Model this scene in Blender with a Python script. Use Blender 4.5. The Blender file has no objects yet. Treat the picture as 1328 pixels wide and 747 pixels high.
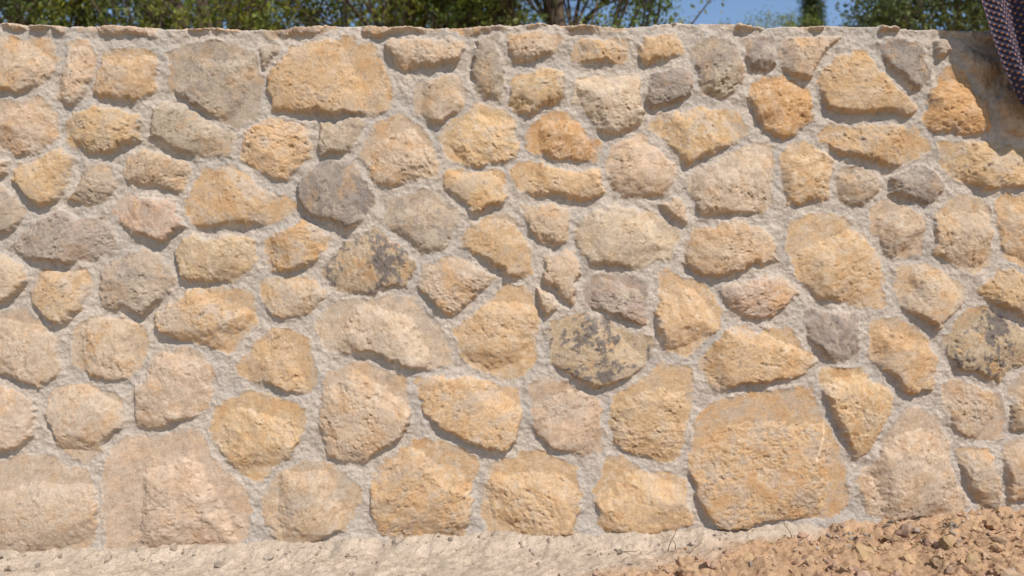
import bpy, bmesh, math, random
import numpy as np
rng = np.random.RandomState(7); random.seed(7)
S = 370.0; CX = 664.0; CY = 373.5; CAMH = 0.88; CAMD = 2.56
scene = bpy.context.scene
# ------------------------------------------------------------------ helpers
_p = rng.permutation(256); _p = np.concatenate([_p, _p, _p])
_ang = rng.rand(256) * 2 * np.pi; _gx = np.cos(_ang); _gy = np.sin(_ang)
def perlin(x, y):
    xi = np.floor(x).astype(np.int64); yi = np.floor(y).astype(np.int64)
    xf = x - xi; yf = y - yi; xi &= 255; yi &= 255
    u = xf*xf*xf*(xf*(xf*6-15)+10); v = yf*yf*yf*(yf*(yf*6-15)+10)
    def g(ix, iy, fx, fy):
        h = _p[_p[ix] + iy]
        return _gx[h]*fx + _gy[h]*fy
    a = g(xi, yi, xf, yf); b = g(xi+1, yi, xf-1, yf)
    c = g(xi, yi+1, xf, yf-1); d = g(xi+1, yi+1, xf-1, yf-1)
    return ((a*(1-u)+b*u)*(1-v) + (c*(1-u)+d*u)*v) * 1.5
def fbm(x, y, f, o=3, g=0.5, s=0.0):
    r = 0; a = 1.0
    for i in range(o):
        ca, sa = math.cos(i*.9+s), math.sin(i*.9+s)
        r = r + a*perlin((x*ca-y*sa)*f + 31.7*i + s, (x*sa+y*ca)*f + 17.3*i + s*1.7); f *= 2.03; a *= g
    return r
def ridged(x, y, f, o=3, g=0.5, s=0.0):
    r = 0; a = 1.0
    for i in range(o):
        ca, sa = math.cos(i*1.1+s), math.sin(i*1.1+s)
        r = r + a*(.3-np.abs(perlin((x*ca-y*sa)*f + 31.7*i + s, (x*sa+y*ca)*f + 17.3*i + s*1.7))); f *= 2.03; a *= g
    return r
def sstep(a, b, x):
    t = np.clip((x-a)/(b-a), 0, 1); return t*t*(3-2*t)
def grid_mesh(name, V, nr, nc, col=None):
    me = bpy.data.meshes.new(name)
    me.vertices.add(nr*nc); me.vertices.foreach_set("co", V.astype(np.float32).ravel())
    idx = np.arange(nr*nc).reshape(nr, nc)
    q = np.stack([idx[:-1, :-1], idx[:-1, 1:], idx[1:, 1:], idx[1:, :-1]], -1).reshape(-1, 4)
    nf = len(q)
    me.loops.add(nf*4); me.loops.foreach_set("vertex_index", q.astype(np.int32).ravel())
    me.polygons.add(nf); me.polygons.foreach_set("loop_start", np.arange(0, nf*4, 4, dtype=np.int32))
    me.update(calc_edges=True)
    me.polygons.foreach_set("use_smooth", np.ones(nf, dtype=bool))
    if col is not None:
        at = me.color_attributes.new("Col", 'FLOAT_COLOR', 'POINT')
        c4 = np.ones((nr*nc, 4), np.float32); c4[:, :3] = col.reshape(-1, 3)
        at.data.foreach_set("color", c4.ravel())
    ob = bpy.data.objects.new(name, me); scene.collection.objects.link(ob); return ob
def poly_mesh(name, V, F, col=None, smooth=False):
    me = bpy.data.meshes.new(name); k = F.shape[1]
    me.vertices.add(len(V)); me.vertices.foreach_set("co", V.astype(np.float32).ravel())
    me.loops.add(len(F)*k); me.loops.foreach_set("vertex_index", F.astype(np.int32).ravel())
    me.polygons.add(len(F)); me.polygons.foreach_set("loop_start", np.arange(0, len(F)*k, k, dtype=np.int32))
    me.update(calc_edges=True)
    me.polygons.foreach_set("use_smooth", np.full(len(F), smooth, dtype=bool))
    if col is not None:
        at = me.color_attributes.new("Col", 'FLOAT_COLOR', 'POINT')
        c4 = np.ones((len(V), 4), np.float32); c4[:, :3] = col
        at.data.foreach_set("color", c4.ravel())
    ob = bpy.data.objects.new(name, me); scene.collection.objects.link(ob); return ob
def earth_mat(name, s1=60, s2=260, bump=0.5, dist=0.004, lo=0.72, hi=1.25):
    m = bpy.data.materials.new(name); m.use_nodes = True; nt = m.node_tree; N = nt.nodes; L = nt.links
    b = N["Principled BSDF"]; b.inputs["Roughness"].default_value = 1.0
    b.inputs["Specular IOR Level"].default_value = 0.05
    a = N.new("ShaderNodeAttribute"); a.attribute_name = "Col"
    tc = N.new("ShaderNodeTexCoord")
    n1 = N.new("ShaderNodeTexNoise"); n1.inputs["Scale"].default_value = s1; n1.inputs["Detail"].default_value = 6; n1.inputs["Roughness"].default_value = 0.7
    n2 = N.new("ShaderNodeTexNoise"); n2.inputs["Scale"].default_value = s2; n2.inputs["Detail"].default_value = 4; n2.inputs["Roughness"].default_value = 0.75
    L.new(tc.outputs["Object"], n1.inputs["Vector"]); L.new(tc.outputs["Object"], n2.inputs["Vector"])
    mr = N.new("ShaderNodeMapRange"); mr.inputs["From Min"].default_value = 0.3; mr.inputs["From Max"].default_value = 0.7
    mr.inputs["To Min"].default_value = lo; mr.inputs["To Max"].default_value = hi; L.new(n2.outputs["Fac"], mr.inputs["Value"])
    mr2 = N.new("ShaderNodeMapRange"); mr2.inputs["From Min"].default_value = 0.3; mr2.inputs["From Max"].default_value = 0.7
    mr2.inputs["To Min"].default_value = 0.86; mr2.inputs["To Max"].default_value = 1.12; L.new(n1.outputs["Fac"], mr2.inputs["Value"])
    mu = N.new("ShaderNodeMath"); mu.operation = 'MULTIPLY'; L.new(mr.outputs[0], mu.inputs[0]); L.new(mr2.outputs[0], mu.inputs[1])
    vm = N.new("ShaderNodeVectorMath"); vm.operation = 'SCALE'; L.new(a.outputs["Color"], vm.inputs[0]); L.new(mu.outputs[0], vm.inputs["Scale"])
    L.new(vm.outputs[0], b.inputs["Base Color"])
    ad = N.new("ShaderNodeMath"); ad.operation = 'ADD'; L.new(n1.outputs["Fac"], ad.inputs[0]); L.new(n2.outputs["Fac"], ad.inputs[1])
    bp = N.new("ShaderNodeBump"); bp.inputs["Strength"].default_value = bump; bp.inputs["Distance"].default_value = dist
    L.new(ad.outputs[0], bp.inputs["Height"]); L.new(bp.outputs[0], b.inputs["Normal"])
    return m
# ------------------------------------------------------------------ stones of the wall (wall units: 370 per metre)
ST = """
t -25,45 60,48 82,70 72,105 35,122 -25,120
t 85,58 112,55 125,75 118,110 95,138 72,128 70,108 84,80
o 140,72 195,66 208,85 200,125 170,135 130,128 128,95
g 222,65 300,52 335,75 342,150 300,168 255,140 225,125 218,90
o 355,95 385,58 480,52 505,95 505,150 430,152 360,142 345,120
t 505,48 560,42 605,55 605,78 570,92 520,90 500,70
g 615,52 645,48 652,80 652,125 632,132 613,115 610,80
t 658,52 700,46 732,50 728,72 690,84 660,80
o 740,52 790,48 818,55 812,85 775,92 742,85 735,70
o 828,52 880,54 885,68 860,88 832,88 825,70
g 905,60 950,58 970,90 955,120 930,132 905,118 895,85
d 965,55 1000,52 1005,80 990,95 970,88
t 1010,55 1050,52 1090,50 1080,65 1055,90 1040,105 1012,90
o 1085,70 1120,68 1150,90 1188,140 1180,150 1110,155 1070,142 1062,100
d 1135,60 1170,52 1200,60 1205,95 1185,122 1160,110 1140,85
R 1230,82 1250,90 1290,150 1285,178 1235,175 1195,165 1205,130
t 1205,54 1228,55 1230,72 1212,78
g 1240,58 1265,65 1295,100 1290,125 1270,118 1245,80
t 1290,118 1340,115 1345,185 1300,180 1283,140
g 1295,60 1330,62 1340,105 1305,108
g 338,62 362,58 352,85 342,92
p -25,130 50,125 72,145 75,180 40,202 5,195 -25,190
o 100,145 150,133 192,150 180,185 135,206 95,190 88,165
g 205,135 225,130 270,155 308,180 300,205 250,207 205,190 192,165
o 320,165 365,155 405,165 408,205 375,240 330,230 308,200
g 410,155 475,152 470,180 445,200 412,195
t 540,105 580,90 605,115 600,145 565,165 538,145
t 480,165 530,148 560,175 570,225 520,245 485,245 468,205
o 580,155 630,135 665,150 668,210 620,214 580,210 568,185
o 668,95 715,78 735,98 725,130 690,147 665,145 660,115
R 715,145 750,155 778,190 770,213 720,210 685,195 682,175
l 750,95 835,92 835,125 825,165 800,178 765,158 740,125
d 840,92 875,82 900,87 905,110 885,138 850,148 835,135
o 850,145 910,135 960,140 970,170 930,200 890,218 850,185 845,165
R 980,105 1010,98 1045,120 1052,150 1020,180 985,165 965,130
p 795,190 830,175 865,188 880,220 860,255 810,258 785,225
o 1075,160 1150,155 1190,165 1205,190 1180,212 1150,220 1110,205 1055,182
o 1220,180 1290,178 1328,190 1345,235 1260,248 1220,225
o 25,215 70,195 102,205 98,235 70,265 45,268 18,240
g 105,215 135,207 152,220 148,255 120,272 90,265 95,240
t 165,200 195,190 245,205 252,225 235,248 190,248 160,228
o 260,220 300,212 340,235 385,265 380,290 320,295 265,302 238,275
d 400,215 455,207 490,240 485,265 460,298 420,290 390,260 385,235
o 575,220 650,222 660,250 625,278 590,265
o 668,218 700,210 778,225 780,252 740,258 690,255 665,240
l 890,225 950,195 1000,190 1005,230 1000,270 950,280 905,290 895,260
o 1010,200 1055,185 1078,215 1072,255 1030,268 1005,245
g 1085,220 1130,215 1145,240 1130,262 1090,265 1080,240
d 1150,228 1190,215 1222,228 1225,255 1190,268 1150,252
g -25,240 15,240 45,275 20,300 -25,300
t -25,203 12,208 14,228 -25,232
m 35,295 75,278 130,275 158,300 145,325 95,342 40,335 15,315
P 150,255 205,250 235,265 240,300 205,318 175,305 150,285
b 235,310 290,300 335,305 330,345 290,370 240,362 228,335
o 350,300 385,285 430,300 435,325 395,355 360,350 345,325
g 500,255 545,245 600,262 600,290 565,338 535,320 498,285
o 600,300 640,275 665,285 690,325 695,360 650,355 592,322
t 678,265 720,258 738,285 740,315 715,322 685,295
l 755,285 800,265 850,275 885,300 880,330 830,348 765,340 742,310
t 850,262 885,262 898,285 888,296 865,280
b 900,290 960,285 1000,310 1005,345 945,362 890,352 880,330
o 1030,280 1085,280 1125,315 1148,365 1145,395 1100,398 1050,375 1018,325
p 1130,265 1175,262 1200,285 1198,330 1165,335 1130,305
t 1225,250 1265,250 1288,280 1280,345 1245,360 1205,335 1210,290
o 1292,258 1345,250 1345,345 1300,335 1290,300
t -25,325 25,340 35,360 15,385 -25,390
o 55,350 110,345 118,370 100,405 80,420 50,400 42,370
g 140,345 190,315 225,340 232,375 195,405 145,405 130,375
o 225,385 285,372 330,380 335,415 310,462 270,445 212,430 208,405
t 340,362 405,358 425,375 405,405 370,415 340,405
D 430,325 475,298 520,312 540,345 525,372 470,378 430,372 415,348
p 555,340 595,332 645,352 640,375 595,410 565,400 543,368
t 705,325 745,325 752,355 745,395 720,390 702,360
m 755,365 815,352 842,380 835,425 795,410 758,392
o 860,345 890,355 932,395 928,430 900,460 865,458 852,420 853,370
P 950,358 1000,350 1035,375 1010,400 985,420 950,400 932,375
t 1160,345 1215,340 1252,365 1240,400 1215,425 1175,400 1155,370
o 1268,375 1305,350 1345,365 1345,430 1310,410
D 1235,415 1265,400 1310,405 1338,430 1335,470 1290,495 1240,475 1220,445
d 1045,405 1085,402 1118,420 1115,460 1090,468 1050,450 1040,425
o 1120,420 1160,412 1195,430 1210,465 1205,505 1180,508 1140,490 1125,455
o 925,440 960,425 1035,430 1055,465 1035,490 975,500 920,505 902,465
D 715,410 770,405 845,440 840,475 800,500 760,495 720,470 705,440
o 610,400 650,365 690,375 700,430 690,485 640,492 600,465 592,425
l 430,395 500,383 545,390 575,430 590,475 545,478 490,465 425,452 408,420
t 692,372 720,375 728,398 712,410 700,395
t 0,410 40,400 75,440 78,480 50,502 10,490 -25,450
t 110,415 165,405 190,430 190,480 145,492 100,475 90,450
o 330,440 365,420 400,445 412,490 395,518 355,505 310,480 315,460
p 200,460 245,450 280,480 270,525 215,560 180,545 180,510
t 70,505 110,495 158,515 155,550 115,600 85,585 62,530
p -25,495 25,500 48,525 40,565 10,590 -25,580
o 285,525 330,505 395,520 395,550 370,605 330,622 290,600 270,555
t 420,485 475,465 520,480 535,520 520,570 480,598 430,590 415,540
o 545,488 600,485 670,500 682,530 660,590 610,580 560,540 540,510
p 690,490 740,495 775,520 780,585 740,588 700,565 682,525
o 800,510 855,470 900,475 895,510 880,590 850,602 800,575 790,545
o 1065,478 1110,478 1155,490 1150,530 1120,597 1095,580 1068,525
t 1225,495 1270,495 1300,515 1300,560 1270,572 1235,550 1220,520
t 1305,490 1345,480 1345,560 1312,555
o 915,530 965,505 1050,500 1085,560 1098,650 1080,665 1000,672 930,685 900,640 893,570
p 1180,525 1215,545 1248,650 1240,668 1130,672 1112,630 1130,595
t 1240,580 1275,578 1295,625 1290,660 1265,655 1245,615
t 1300,575 1345,565 1345,640 1310,645 1298,610
t -30,590 70,595 115,610 128,670 115,720 50,727 -30,715
p 150,570 250,553 285,590 322,640 320,700 250,715 140,712 135,640
t 360,605 425,597 470,640 450,680 400,705 360,700 338,655
o 495,590 545,570 610,580 625,600 610,660 600,698 550,700 490,690 485,630
o 635,600 690,583 745,600 752,650 740,690 690,698 635,695 622,640
o 790,590 835,605 890,625 895,680 840,690 780,685 772,640
"""
PAL = dict(o=(0.56,0.38,0.22), R=(0.53,0.31,0.15), t=(0.53,0.385,0.26), l=(0.54,0.415,0.295),
           g=(0.45,0.35,0.255), d=(0.32,0.26,0.215), D=(0.48,0.36,0.235), p=(0.52,0.38,0.265),
           P=(0.49,0.345,0.25), m=(0.39,0.305,0.245), b=(0.48,0.34,0.215), c=(0.42,0.30,0.21))
stones = []
for ln in ST.strip().splitlines():
    k, *pts = ln.split()
    stones.append((k, np.array([[float(v) for v in p.split(',')] for p in pts]), 5.0))
x = -800.0
while x < 2150:
    w = rng.choice([rng.uniform(28, 50), rng.uniform(60, 110), rng.uniform(90, 140)]); y0 = 30; y1 = 43 + rng.uniform(-5, 6)
    a, b_ = rng.uniform(-4, 4, 2)
    P = np.array([[x, y0], [x+w*.5, y0-3], [x+w, y0], [x+w-1, y1+a], [x+w*.6, y1+b_], [x+w*.3, y1+1], [x+1, y1-a]])
    stones.append(('tcpt'[rng.randint(4)], P, 1.2)); x += w + (rng.uniform(8, 40) if rng.rand() < .35 else 0)
for x0, x1 in ((-800, -40), (1362, 2150)):
    ys = 95
    r = 0
    while ys < 760:
        xs = x0 + (r % 2)*50
        while xs < x1:
            cx, cy = xs + rng.uniform(-16, 16), ys + rng.uniform(-14, 14); n = 8
            rr = rng.uniform(32, 44)
            if (x1 < 0 and cx + rr > -32) or (x1 > 0 and cx - rr < 1350): xs += 98; continue
            P = np.array([[cx + rr*rng.uniform(.8, 1.25)*math.cos(2*math.pi*i/n), cy + rr*rng.uniform(.75, 1.1)*math.sin(2*math.pi*i/n)] for i in range(n)])
            stones.append(('ototpgdo'[rng.randint(8)], P, 13.0)); xs += 98
        ys += 84; r += 1
def chaikin(P, it=2):
    for _ in range(it):
        Q = np.roll(P, -1, 0); P = np.stack([P*.88+Q*.12, P*.12+Q*.88], 1).reshape(-1, 2)
    return P
fx = np.arange(-1.88, 1.88, 0.0025)
def outer(a, b): return np.arange(a, b, 0.008)
X = np.concatenate([outer(-4.0, -1.88), fx, outer(1.885, 4.0)])
Z = np.arange(-0.26, 1.800, 0.0025)
XX, ZZ = np.meshgrid(X, Z)
PX = XX*S + CX; PY = CY - (ZZ - CAMH)*S
WX = PX + 4.0*fbm(PX, PY, 1/34, 2, .5, 3.1) + 2.2*fbm(PX, PY, 1/9, 2, .6, 9.2)
WY = PY + 4.0*fbm(PX, PY, 1/34, 2, .5, 43.1) + 2.2*fbm(PX, PY, 1/9, 2, .6, 59.2)
D1 = np.full(XX.shape, 60.0); D2 = np.full(XX.shape, 60.0); ID = np.full(XX.shape, -1, np.int32)
pxc = X*S + CX; pyc = CY - (Z - CAMH)*S
for i, (k, P, grow) in enumerate(stones):
    P = chaikin(P)
    x0, y0 = P.min(0) - 45; x1, y1 = P.max(0) + 45
    c0, c1 = np.searchsorted(pxc, [x0, x1]); r0, r1 = np.searchsorted(-pyc, [-y1, -y0])
    if c1 <= c0 or r1 <= r0: continue
    qx = WX[r0:r1, c0:c1]; qy = WY[r0:r1, c0:c1]
    d = np.full(qx.shape, 1e9); ins = np.zeros(qx.shape, bool)
    Q = np.roll(P, -1, 0)
    for (ax, ay), (bx, by) in zip(P, Q):
        ex, ey = bx-ax, by-ay; L2 = ex*ex+ey*ey+1e-9
        t = np.clip(((qx-ax)*ex+(qy-ay)*ey)/L2, 0, 1)
        d = np.minimum(d, (qx-ax-t*ex)**2 + (qy-ay-t*ey)**2)
        if abs(ey) > 1e-9:
            cr = ((ay > qy) != (by > qy)) & (qx < ex*(qy-ay)/ey + ax); ins ^= cr
    d = np.sqrt(d); d[ins] *= -1; d -= grow
    a1 = D1[r0:r1, c0:c1]; a2 = D2[r0:r1, c0:c1]; ai = ID[r0:r1, c0:c1]
    better = d < a1
    a2[:] = np.where(better, a1, np.minimum(a2, d)); a1[:] = np.where(better, d, a1); ai[:] = np.where(better, i, ai)
ns = len(stones)
is_cop = np.array([s[2] == 1.2 for s in stones])
IDc = np.maximum(ID, 0)
gap = 9 + 7*fbm(PX, PY, 1/70, 2, .5, 77.0)
gap = np.where(is_cop[IDc], 3.0, np.maximum(gap, 3))
M = np.minimum(-D1, (D2-D1)/2 - gap/2) / S
cen = np.array([s[1].mean(0) for s in stones]); rad = np.array([np.sqrt(np.prod(np.ptp(s[1], 0)))/2 for s in stones])/S
Hs = rng.uniform(0.011, 0.032, ns); Hs[is_cop] = rng.uniform(0.010, 0.030, is_cop.sum())
LX = (PX - cen[IDc, 0])/S; LY = -(PY - cen[IDc, 1])/S
wx = LX + 0.012*fbm(PX, PY, 1/45, 4, .6, 5.5); wy = LY + 0.012*fbm(PX, PY, 1/45, 4, .6, 15.5)
rr_ = np.clip(rad, .05, .14)
KS = 0.0018
acc = np.exp(-0.009/KS)*np.ones(XX.shape)
for kk in range(8):
    a = rng.uniform(0, 2*np.pi, ns)
    if kk == 0: a = rng.normal(np.pi/2, .4, ns)
    s_ = rng.uniform(0.10, 0.55, ns); c_ = s_*np.maximum(rad, .05)*rng.uniform(.3, .85, ns)
    acc += np.exp(-np.clip((c_[IDc] - s_[IDc]*(wx*np.cos(a)[IDc] + wy*np.sin(a)[IDc])), -.06, .1)/KS)
fac = np.clip(-KS*np.log(acc), -0.026, 0.012)
off = rng.uniform(0, 200, (ns, 2)); rot = rng.uniform(0, np.pi, ns)
cr, sr = np.cos(rot)[IDc], np.sin(rot)[IDc]
TX = (LX*cr - LY*sr)*S*0.9 + off[IDc, 0]*7; TY = (LX*sr + LY*cr)*S*1.1 + off[IDc, 1]*7
rough = rng.uniform(0.55, 1.15, ns)[IDc]
n_lo = fbm(TX, TY, 1/42, 2, .5, 1.0); n_rd = ridged(TX, TY, 1/34, 3, .5, 2.0); n_hi = fbm(TX, TY, 1/7, 3, .75, 3.0)
patch = sstep(-.4, .4, fbm(TX, TY, 1/40, 2, .5, 6.6))
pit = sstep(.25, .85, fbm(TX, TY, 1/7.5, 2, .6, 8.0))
edge = 1 - np.exp(-(np.maximum(M, 0)/0.0064)**1.5)
dome = np.clip(M/np.maximum(rr_[IDc]*0.5, .01), 0, 1)**0.6
body = Hs[IDc] + fac + 0.003*dome - .07*np.clip(LY, -.10, .12) + rough*(0.0040*n_lo + 0.0052*n_rd)
body = np.where(body > .034, .034 + (body-.034)*.45, body)
hst = edge*(body + rough*(.35+.65*patch)*(0.0021*n_hi - 0.0040*pit))
hst = np.where(M > 0, np.maximum(hst, 0.004*edge), 0)
dist_out = np.maximum(-M, 0)
mn1 = fbm(PX, PY, 1/30, 3, .5, 21.0); mn2 = fbm(PX, PY, 1/8, 3, .65, 25.0)
mort = 0.004 + 0.006*mn1 + 0.0022*mn2 + 0.002*np.exp(-dist_out/0.010)
H = np.where(M > 0, mort*(1-edge*.8) + hst, mort)
ztopj = 0.010*fbm(X, X*0+3.0, 3.2, 4, .5, 4.4) + np.interp(X*S+CX, [-800, 0, 300, 650, 900, 1328, 2150], [0, .008, -.004, .003, .008, -.018, -.018])
tz = sstep(1.66, 1.79, ZZ)
H2 = H - 0.03*sstep(1.785, 1.80, ZZ)**2
ZW = ZZ + ztopj[None, :]*tz + 0.003*n_hi*sstep(1.76, 1.79, ZZ)
foot = sstep(0.06, -0.1, ZZ - np.interp(XX*S+CX, [0, 350, 650, 900, 1100, 1328], [-.06, -.03, .0, .02, .045, .08]))
H2 = H2 + 0.02*foot*(M <= 0)
# colours
col = np.array([PAL[s[0]] for s in stones]); col = col*rng.uniform(.92, 1.05, (ns, 1))*(1+rng.uniform(-.012, .012, (ns, 3)))
kind = np.array([s[0] for s in stones])
C = col[IDc]
def mix(C, c2, f): return C*(1-f[..., None]) + np.asarray(c2)*f[..., None]
q1 = fbm(TX, TY, 1/55, 4, .6, 61.0); q2 = fbm(TX, TY, 1/30, 4, .6, 71.0); q3 = fbm(TX, TY, 1/12, 4, .7, 81.0)
C = C*(1 + 0.14*q1 + 0.14*q3)[..., None]
wr = rng.uniform(.2, .8, ns); wr[np.isin(kind, ['g', 'd', 'm', 'l'])] *= .6; wr[kind == 'R'] = .85
C = mix(C, (0.52, 0.305, 0.145), wr[IDc]*sstep(.05, .8, q2))
wg = rng.uniform(.15, .75, ns); wg[np.isin(kind, ['R'])] = .25
C = mix(C, (0.46, 0.37, 0.29), wg[IDc]*sstep(.0, .6, -q2 + .3*q3))
wp = rng.uniform(.15, .55, ns)
C = mix(C, (0.62, 0.50, 0.37), wp[IDc]*sstep(.15, .8, q3 + .4*n_lo))
wd = np.zeros(ns); wd[kind == 'D'] = .9; wd[kind == 'd'] = .5; wd[kind == 'g'] = .45; wd[kind == 'm'] = .4; wd[kind == 'o'] = rng.uniform(0, .3, (kind == 'o').sum()); wd[kind == 't'] = .15
C = mix(C, (0.14, 0.12, 0.11), wd[IDc]*sstep(.0, .65, q1*.8 + q3*.6 + .1))
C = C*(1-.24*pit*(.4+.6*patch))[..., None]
sx0, sy0, sx1, sy1 = 1067, 548, 1056, 600
tt = np.clip(((PX-sx0)*(sx1-sx0)+(PY-sy0)*(sy1-sy0))/((sx1-sx0)**2+(sy1-sy0)**2), 0, 1)
C = mix(C, (.68, .50, .33), .8*sstep(2.2, .8, np.hypot(PX-sx0-tt*(sx1-sx0)-2*np.sin(tt*5), PY-sy0-tt*(sy1-sy0))))
mc = np.array((0.48, 0.405, 0.335))*(1 + .10*mn1 + .12*mn2)[..., None]
mc = mix(mc, (0.42, 0.37, 0.32), .75*sstep(-.2, .5, fbm(PX, PY, 1/90, 3, .5, 91.)))
sm = sstep(0.009, 0.0, M + 0.007*fbm(PX, PY, 1/12, 3, .6, 95.))
smear = np.where(M > 0, np.maximum(sm, .6*sstep(.15, .65, fbm(PX, PY, 1/26, 4, .6, 97.))*sstep(.04, .0, M)), 1.0)
C = C*(1-smear[..., None]) + mc*smear[..., None]
dusty_haze = .24*sstep(500, -100, PX)*sstep(100, 600, PY)  # mild lens haze painted into the wall colour as a dusty tone, lower left
C = mix(C, (0.55, 0.45, 0.355), dusty_haze)
C = np.clip(C, 0.03, 0.8)
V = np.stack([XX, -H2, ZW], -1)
rows = [V]; cols = [C]
top_y = np.array([.01, .03, .05, .08, .11, .15, .2, .25, .3, .34])
last = V[-1]
for ty in top_y:
    r = last.copy(); r[:, 1] = last[:, 1]*(1-min(1, ty/.1)) + ty; r[:, 2] = last[:, 2] + .003 + 0.006*fbm(X, X*0+ty, 12., 3, .5, 6.)*min(1, ty/.08)
    rows.append(r[None]); cols.append(C[-1][None]*.97)
for tz_ in (1.76, 1.5, 1.0, .5, 0., -.2):
    r = last.copy(); r[:, 1] = .36; r[:, 2] = tz_; rows.append(r[None]); cols.append(C[-1][None]*.95)
V = np.concatenate(rows); C = np.concatenate(cols)
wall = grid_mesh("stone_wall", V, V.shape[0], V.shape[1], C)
wall.data.materials.append(earth_mat("weathered_stone_and_mortar", 110, 340, 0.7, 0.004, .78, 1.22))

# ------------------------------------------------------------------ ground
def gbase(x):
    return np.interp(x*S+CX, [-800, 0, 350, 650, 900, 1100, 1328, 2150], [-.085, -.072, -.042, -.01, .0, .03, .075, .10])
def soilmask(x, y):
    px = x*S + CX
    return sstep(0, 1, (px - 730)/200 + (-y-.26)*3.6 + .4*fbm(x, y, 5, 3, .6, 5.) - .5*sstep(-.09, -.02, y))*sstep(.05, .25, x)
def gheight(x, y):
    far = sstep(.8, 3.0, np.hypot(x*.3, y))
    b = gbase(x)*(1-far)
    s = soilmask(x, y)
    near = 1-sstep(1.0, 2.5, np.abs(y))
    h = b + near*(s*(.026*fbm(x, y, 6, 4, .6, 1.) + .010*fbm(x, y, 30, 4, .65, 2.) + .016*sstep(0, -.2, y)) + (1-s)*(.012*fbm(x, y, 7, 3, .5, 3.) + .007*fbm(x, y, 34, 4, .65, 4.)))
    h = h + .035*sstep(-.10, 0, y + .03*fbm(x, y*0, 6, 3, .6, 14.))*near
    return h + far*.05*fbm(x, y, .3, 3, .5, 7.)
def axis(a, b, st, far, g=1.25):
    c = list(np.arange(a, b, st)); v = b; d = st
    r = []
    while v < far: d *= g; v += d; r.append(v)
    l = []; v = a; d = st
    while v > -far: d *= g; v -= d; l.append(v)
    return np.array(l[::-1] + c + r)
gxs = axis(-2.0, 2.0, .005, 400, 1.12); gys = axis(-.8, .02, .005, 400, 1.15)
GX, GY = np.meshgrid(gxs, gys)
GZ = gheight(GX, GY)
sm = soilmask(GX, GY); farm = sstep(1.0, 2.5, np.abs(GY))
gn = fbm(GX, GY, 12, 4, .6, 12.)
gc = mix(np.ones(GX.shape+(3,))*np.array((.53, .43, .33)), (.50, .325, .195), np.clip(sm, 0, 1))
gc = gc*(1+.17*gn)[..., None]
gc = mix(gc, (.30, .22, .12), farm)
ground = grid_mesh("ground", np.stack([GX, GY, GZ], -1), len(gys), len(gxs), np.clip(gc, .02, .8))
ground.data.materials.append(earth_mat("dusty_soil", 60, 240, 0.8, 0.006, .7, 1.3))

bm = bmesh.new(); bmesh.ops.create_icosphere(bm, subdivisions=2, radius=1); bm.verts.ensure_lookup_table()
IV = np.array([v.co[:] for v in bm.verts]); IF = np.array([[v.index for v in f.verts] for f in bm.faces]); bm.free()
def lumps(name, n, sampler, rfun, colf, mat):
    Vs, Fs, Cs = [], [], []; o = 0
    px_, py_ = sampler(n)
    gz_ = gheight(px_, py_)
    for i in range(len(px_)):
        x_, y_ = px_[i], py_[i]; r = rfun()
        A = rng.normal(size=(3, 3)); Qm, _ = np.linalg.qr(A)
        sc = np.array([1, rng.uniform(.55, 1), rng.uniform(.45, .85)])
        n_ = IV/np.linalg.norm(IV, axis=1)[:, None]
        dv = rng.normal(size=(8, 3)); dv /= np.linalg.norm(dv, axis=1)[:, None]
        k = np.minimum(1, (rng.uniform(.35, .85, (8, 1))/np.maximum(dv@n_.T, .05)).min(0))
        ph = rng.uniform(0, 6, 3)
        lump = 1 + .16*np.sin(n_@rng.normal(size=3)*4+ph[0]) + .12*np.sin(n_@rng.normal(size=3)*7+ph[1])
        v = n_*(k*lump)[:, None]*(1+.08*rng.normal(size=(len(IV), 1)))
        v = (v*sc)@Qm.T*r
        Vs.append(v + np.array([x_, y_, gz_[i] + r*.22])); Fs.append(IF + o); o += len(IV)
        Cs.append(np.tile(colf(), (len(IV), 1)))
    ob = poly_mesh(name, np.concatenate(Vs), np.concatenate(Fs), np.concatenate(Cs)); ob.data.materials.append(mat); return ob
def s_soil(n):
    x_ = rng.uniform(0, 2.2, n*12); y_ = -rng.uniform(.02, .75, n*12)
    ok = rng.rand(n*12) < soilmask(x_, y_)*(.35+.65*np.minimum(1, x_/1.2))*(.35+sstep(-.3, .4, fbm(x_, y_, 6, 2, .5, 33.)))
    return x_[ok][:n], y_[ok][:n]
clodmat = earth_mat("dry_clay_clods", 120, 400, 0.9, 0.005, .75, 1.25)
lumps("soil_clods", 3000, s_soil, lambda: min(.042, .0028*math.exp(rng.normal(.3, .9))), lambda: np.array((.52, .345, .21))*rng.uniform(.75, 1.15)*np.array([1, rng.uniform(.96, 1.06), rng.uniform(.9, 1.2)]), clodmat)
def s_left(n):
    return rng.uniform(-2.2, 1.9, n), -np.abs(rng.normal(.0, .14, n))-.02
lumps("mortar_crumbs", 1000, s_left, lambda: min(.026, .0026*math.exp(rng.normal(.25, .8))), lambda: np.array((.50, .405, .315))*rng.uniform(.6, 1.1), clodmat)

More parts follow.
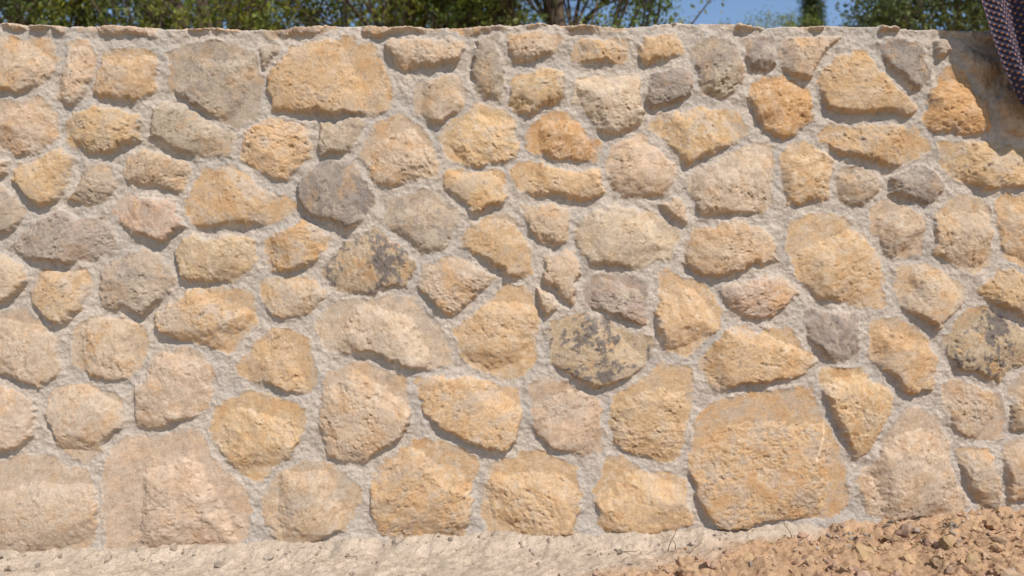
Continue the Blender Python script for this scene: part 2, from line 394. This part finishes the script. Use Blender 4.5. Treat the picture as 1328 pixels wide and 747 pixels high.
# ------------------------------------------------------------------ tubes (twigs, trunks)
def tube(path, rads, n=7):
    path = np.array(path, float); Vs = []; Fs = []
    for i, p in enumerate(path):
        t = path[min(i+1, len(path)-1)] - path[max(i-1, 0)]; t /= np.linalg.norm(t)+1e-9
        u = np.cross(t, [0.3, 1, .1]); u /= np.linalg.norm(u)+1e-9; w = np.cross(t, u)
        for k in range(n):
            a = 2*math.pi*k/n; Vs.append(p + rads[i]*(u*math.cos(a)+w*math.sin(a)))
    for i in range(len(path)-1):
        for k in range(n):
            Fs.append([i*n+k, i*n+(k+1) % n, (i+1)*n+(k+1) % n, (i+1)*n+k])
    return np.array(Vs), np.array(Fs)
def join(parts):
    Vs, Fs, o = [], [], 0
    for v, f in parts: Vs.append(v); Fs.append(f+o); o += len(v)
    return np.concatenate(Vs), np.concatenate(Fs)
def simple_mat(name, c, rough=.9, scale=30, c2=None):
    m = bpy.data.materials.new(name); m.use_nodes = True; N = m.node_tree.nodes; L = m.node_tree.links; b = N["Principled BSDF"]
    b.inputs["Roughness"].default_value = rough; b.inputs["Specular IOR Level"].default_value = .2
    tc = N.new("ShaderNodeTexCoord"); n = N.new("ShaderNodeTexNoise"); n.inputs["Scale"].default_value = scale; n.inputs["Detail"].default_value = 6
    L.new(tc.outputs["Object"], n.inputs["Vector"])
    r = N.new("ShaderNodeValToRGB"); r.color_ramp.elements[0].position = .35; r.color_ramp.elements[1].position = .65
    c2 = c2 or tuple(v*.55 for v in c)
    r.color_ramp.elements[0].color = (*c2, 1); r.color_ramp.elements[1].color = (*c, 1)
    L.new(n.outputs["Fac"], r.inputs[0]); L.new(r.outputs[0], b.inputs["Base Color"])
    bp = N.new("ShaderNodeBump"); bp.inputs["Strength"].default_value = .6; bp.inputs["Distance"].default_value = .01
    L.new(n.outputs["Fac"], bp.inputs["Height"]); L.new(bp.outputs[0], b.inputs["Normal"]); return m
parts = []
for (px, y_, h, lean) in ((858, -.12, .085, .2), (866, -.14, .05, -.5), (1012, -.10, .065, -.5), (1020, -.1, .035, .7), (868, -.2, .06, .9), (1150, -.15, .04, .6), (455, -.1, .01, 4.5), (1240, -.2, .03, 1.4), (800, -.12, .012, 3.5), (225, -.1, .01, 3.4)):
    x_ = (px-CX)/S; z_ = float(gheight(np.array([x_]), np.array([y_]))[0]) - .004
    pts = [(x_ + lean*h*t + .004*math.sin(5*t+px), y_ - .03*t, z_ + .004 + h*t) for t in np.linspace(0, 1, 6)]
    parts.append(tube(pts, [.0018*(1-.5*t) for t in np.linspace(0, 1, 6)], 5))
v, f = join(parts); tw = poly_mesh("dry_twigs", v, f); tw.data.materials.append(simple_mat("dry_stalk", (.34, .22, .12)))

# ------------------------------------------------------------------ trees
def leaf_mat(name):
    m = bpy.data.materials.new(name); m.use_nodes = True; N = m.node_tree.nodes; L = m.node_tree.links
    b = N["Principled BSDF"]; b.inputs["Roughness"].default_value = .55; b.inputs["Specular IOR Level"].default_value = .3
    a = N.new("ShaderNodeAttribute"); a.attribute_name = "Col"; L.new(a.outputs["Color"], b.inputs["Base Color"])
    t = N.new("ShaderNodeBsdfTranslucent"); L.new(a.outputs["Color"], t.inputs["Color"])
    mx = N.new("ShaderNodeMixShader"); mx.inputs[0].default_value = .35
    L.new(b.outputs[0], mx.inputs[1]); L.new(t.outputs[0], mx.inputs[2]); L.new(mx.outputs[0], N["Material Output"].inputs["Surface"])
    return m
LEAF = leaf_mat("leaf_green"); BARK = simple_mat("bark", (.13, .095, .07), .95, 18)
def leaves(centers, spread, per, size, base, flat=.45):
    n = len(centers)*per
    c = np.repeat(centers, per, 0) + rng.normal(size=(n, 3))*np.repeat(spread, per)[:, None]*np.array([1, 1, .8])
    a = rng.normal(size=(n, 3)); a /= np.linalg.norm(a, axis=1)[:, None]
    b = rng.normal(size=(n, 3)); b -= (b*a).sum(1)[:, None]*a; b /= np.linalg.norm(b, axis=1)[:, None]
    s = size*rng.uniform(.6, 1.3, (n, 1))
    V = np.stack([c - a*s, c + b*s*flat, c + a*s, c - b*s*flat], 1).reshape(-1, 3)
    F = np.arange(n*4).reshape(n, 4)
    cl = np.repeat(rng.uniform(.6, 1.5, len(centers)), per)*rng.uniform(.7, 1.3, n)
    yel = np.repeat(rng.uniform(0, 1, len(centers)), per)[:, None]
    C = (np.array(base)*(1-yel) + np.array([base[0]*1.7, base[1]*1.2, base[2]*.8])*yel)*cl[:, None]
    return V, F, np.repeat(C, 4, 0)
def tree(name, loc, ch, rx, rz, trunk_h, base, nclump=420, per=45, size=.03, tr=.10, lean=0):
    x0, y0 = loc; g = -.05
    root = bpy.data.objects.new(name, None); scene.collection.objects.link(root)
    top = np.array([x0+lean, y0, ch+rz*.5]); parts = []
    ts = np.linspace(0, 1, 8)
    tp = [np.array([x0+lean*t+.06*math.sin(4*t+x0), y0+.05*math.cos(5*t), g+(top[2]-g)*t]) for t in ts]
    parts.append(tube(tp, [tr*(1-.8*t)+.01 for t in ts], 9))
    cc = np.array([x0+lean*.7, y0, ch]); ends = []
    for i in range(16):
        t = rng.uniform(.35, .95); s = tp[int(t*7)]
        d = rng.normal(size=3); d[2] = abs(d[2])*.7-.1; d /= np.linalg.norm(d)
        e = cc + d*np.array([rx, rx, rz])*rng.uniform(.6, .95); mid = (s+e)/2 + rng.normal(size=3)*.12
        parts.append(tube([s, (s+mid)/2 + rng.normal(size=3)*.04, mid, (mid+e)/2 + rng.normal(size=3)*.04, e], [tr*.38, tr*.3, tr*.22, tr*.14, tr*.06], 6)); ends.append((s, mid, e))
        for j in range(4):
            e2 = e + rng.normal(size=3)*rx*.28; parts.append(tube([mid, (mid+e2)/2+rng.normal(size=3)*.05, e2], [tr*.14, tr*.09, tr*.03], 5)); ends.append((mid, (mid+e2)/2, e2))
    v, f = join(parts); tk = poly_mesh("trunk", v, f, smooth=True); tk.data.materials.append(BARK); tk.parent = root
    cs = []
    while len(cs) < nclump:
        if rng.rand() < .55:
            s, m, e = ends[rng.randint(len(ends))]; cs.append(m + (e-m)*rng.uniform(.2, 1.1) + rng.normal(size=3)*.08)
        else:
            d = rng.normal(size=3); d /= np.linalg.norm(d); r = rng.uniform(.3, 1)**.5
            p = d*r; n3 = perlin(np.array([p[0]*2.2+x0]), np.array([p[2]*2.2+p[1]*1.5]))[0]
            if n3 < -.12: continue
            cs.append(cc + p*np.array([rx, rx, rz]))
    cs = np.array(cs); V, F, C = leaves(cs, rng.uniform(.05, .15, len(cs)), per, size, base)
    lf = poly_mesh("foliage", V, F, C); lf.data.materials.append(LEAF); lf.parent = root
    return root
G1 = (.13, .175, .035); G2 = (.11, .16, .045); G3 = (.085, .12, .04)
tree("broadleaf_tree", (-5.5, 5.6), 4.0, 1.35, 1.3, 2, G2)
tree("broadleaf_tree", (-3.3, 5.2), 4.0, 1.5, 1.3, 2, G1)
tree("broadleaf_tree", (-1.2, 5.8), 4.1, 1.5, 1.3, 2, G1)
tree("broadleaf_tree", (.55, 5.4), 4.1, 1.5, 1.3, 2, G2, nclump=520, tr=.13)
tree("broadleaf_tree", (-4.6, 9.5), 5.4, 2.2, 1.7, 2, G3)
tree("broadleaf_tree", (-.6, 9.8), 5.4, 2.2, 1.7, 2, G3)
tree("broadleaf_tree", (4.85, 5.5), 4.0, 1.1, 1.2, 2, G3)
tree("broadleaf_tree", (7.2, 6.5), 4.2, 1.5, 1.4, 2, G3)
tree("broadleaf_tree", (5.0, 11.6), 5.15, .9, 1.0, 2, G1, nclump=300)
root = bpy.data.objects.new("cypress_tree", None); scene.collection.objects.link(root)
cx, cy, hh = 5.78, 11.5, 7.6
v, f = tube([(cx, cy, -.05), (cx+.02, cy, 3), (cx, cy, hh-.4)], [.12, .08, .01], 8); tk = poly_mesh("trunk", v, f, smooth=True); tk.data.materials.append(BARK); tk.parent = root
cs = []
for i in range(2400):
    t = rng.rand(); r = .40*(1-t**2.5)**.8*min(1, .4+t*4)*rng.uniform(.3, 1.1); a = rng.uniform(0, 6.28); cs.append((cx+r*math.cos(a), cy+r*math.sin(a), .4+t*(hh-.4)))
V, F, C = leaves(np.array(cs), np.full(len(cs), .05), 20, .028, (.04, .065, .022), .35)
lf = poly_mesh("foliage", V, F, C); lf.data.materials.append(LEAF); lf.parent = root

# ------------------------------------------------------------------ woven cloth hanging from a pole close to the wall
root = bpy.data.objects.new("hanging_woven_cloth", None); scene.collection.objects.link(root)
yc = -.12
nu, nv = 90, 110
U, W = np.meshgrid(np.linspace(0, 1, nu), np.linspace(0, 1, nv))
ztop, zbot = 2.25, 1.50
zc = ztop + (zbot-ztop)*W
left = np.interp(zc, [1.50, 1.60, 1.70, 1.85, 2.25], [1.715, 1.665, 1.625, 1.575, 1.46])
CXm = left + U*.42
zc = zc - .04*W*np.sin(U*5)
CYm = yc + .016*np.sin(U*26+W*2)*(.4+W) + .02*np.sin(U*9)
cl = grid_mesh("cloth", np.stack([CXm, CYm, zc], -1), nv, nu); cl.parent = root
m = bpy.data.materials.new("woven_fabric"); m.use_nodes = True; N = m.node_tree.nodes; L = m.node_tree.links; b = N["Principled BSDF"]; b.inputs["Roughness"].default_value = .85
tc = N.new("ShaderNodeTexCoord"); mp = N.new("ShaderNodeMapping"); mp.inputs["Rotation"].default_value = (0, math.radians(20), 0); L.new(tc.outputs["Object"], mp.inputs[0])
sp = N.new("ShaderNodeSeparateXYZ"); L.new(mp.outputs[0], sp.inputs[0])
def wv(o, f):
    a = N.new("ShaderNodeMath"); a.operation = 'MULTIPLY'; a.inputs[1].default_value = f; L.new(o, a.inputs[0])
    s = N.new("ShaderNodeMath"); s.operation = 'SINE'; L.new(a.outputs[0], s.inputs[0]); return s.outputs[0]
sx = wv(sp.outputs[0], 330); sz = wv(sp.outputs[2], 260)
mu = N.new("ShaderNodeMath"); mu.operation = 'MULTIPLY'; L.new(sx, mu.inputs[0]); L.new(sz, mu.inputs[1])
r = N.new("ShaderNodeValToRGB"); e = r.color_ramp.elements; e[0].position = .0; e[0].color = (.025, .02, .045, 1); e[1].position = .85; e[1].color = (.36, .15, .05, 1)
x2 = e.new(.45); x2.color = (.05, .04, .09, 1)
L.new(mu.outputs[0], r.inputs[0]); L.new(r.outputs[0], b.inputs["Base Color"])
bp = N.new("ShaderNodeBump"); bp.inputs["Distance"].default_value = .003; L.new(mu.outputs[0], bp.inputs["Height"]); L.new(bp.outputs[0], b.inputs["Normal"])
cl.data.materials.append(m)
v, f = join([tube([(1.40, yc, 2.26), (1.7, yc+.01, 2.27), (2.15, yc, 2.26)], [.015]*3, 12), tube([(2.1, yc+.03, -.1), (2.11, yc+.03, 1.2), (2.1, yc+.03, 2.4)], [.03, .027, .025], 12)])
po = poly_mesh("pole", v, f, smooth=True); po.data.materials.append(simple_mat("pole_wood", (.3, .2, .12))); po.parent = root

# ------------------------------------------------------------------ light, sky, camera
sd = np.array([.34, -.58, .80]); sd /= np.linalg.norm(sd)
el = math.asin(sd[2]); az = math.atan2(sd[0], sd[1])
w = bpy.data.worlds.new("World"); scene.world = w; w.use_nodes = True; N = w.node_tree.nodes; L = w.node_tree.links
sk = N.new("ShaderNodeTexSky"); sk.sky_type = 'NISHITA'; sk.sun_disc = False; sk.sun_elevation = el; sk.sun_rotation = az
sk.dust_density = .2; sk.ozone_density = 2.0
L.new(sk.outputs[0], N["Background"].inputs[0]); N["Background"].inputs[1].default_value = .15
import mathutils
ld = bpy.data.lights.new("sun", 'SUN'); ld.energy = 5; ld.angle = math.radians(.8); ld.color = (1, .94, .86)
lo = bpy.data.objects.new("sun", ld); scene.collection.objects.link(lo)
lo.rotation_euler = mathutils.Vector(sd).to_track_quat('Z', 'Y').to_euler(); lo.location = (3, -5, 6)
cd = bpy.data.cameras.new("camera"); cam = bpy.data.objects.new("camera", cd); scene.collection.objects.link(cam)
cam.location = (0, -CAMD, CAMH); cam.rotation_euler = (math.radians(90), 0, 0)
cd.sensor_width = 36; cd.lens = 36*CAMD*S/1328; cd.clip_start = .05; cd.clip_end = 1500
cd.dof.use_dof = True; cd.dof.focus_distance = 2.53; cd.dof.aperture_fstop = 2.0
scene.camera = cam
scene.view_settings.view_transform = 'Standard'; scene.view_settings.look = 'None'; scene.view_settings.exposure = 0
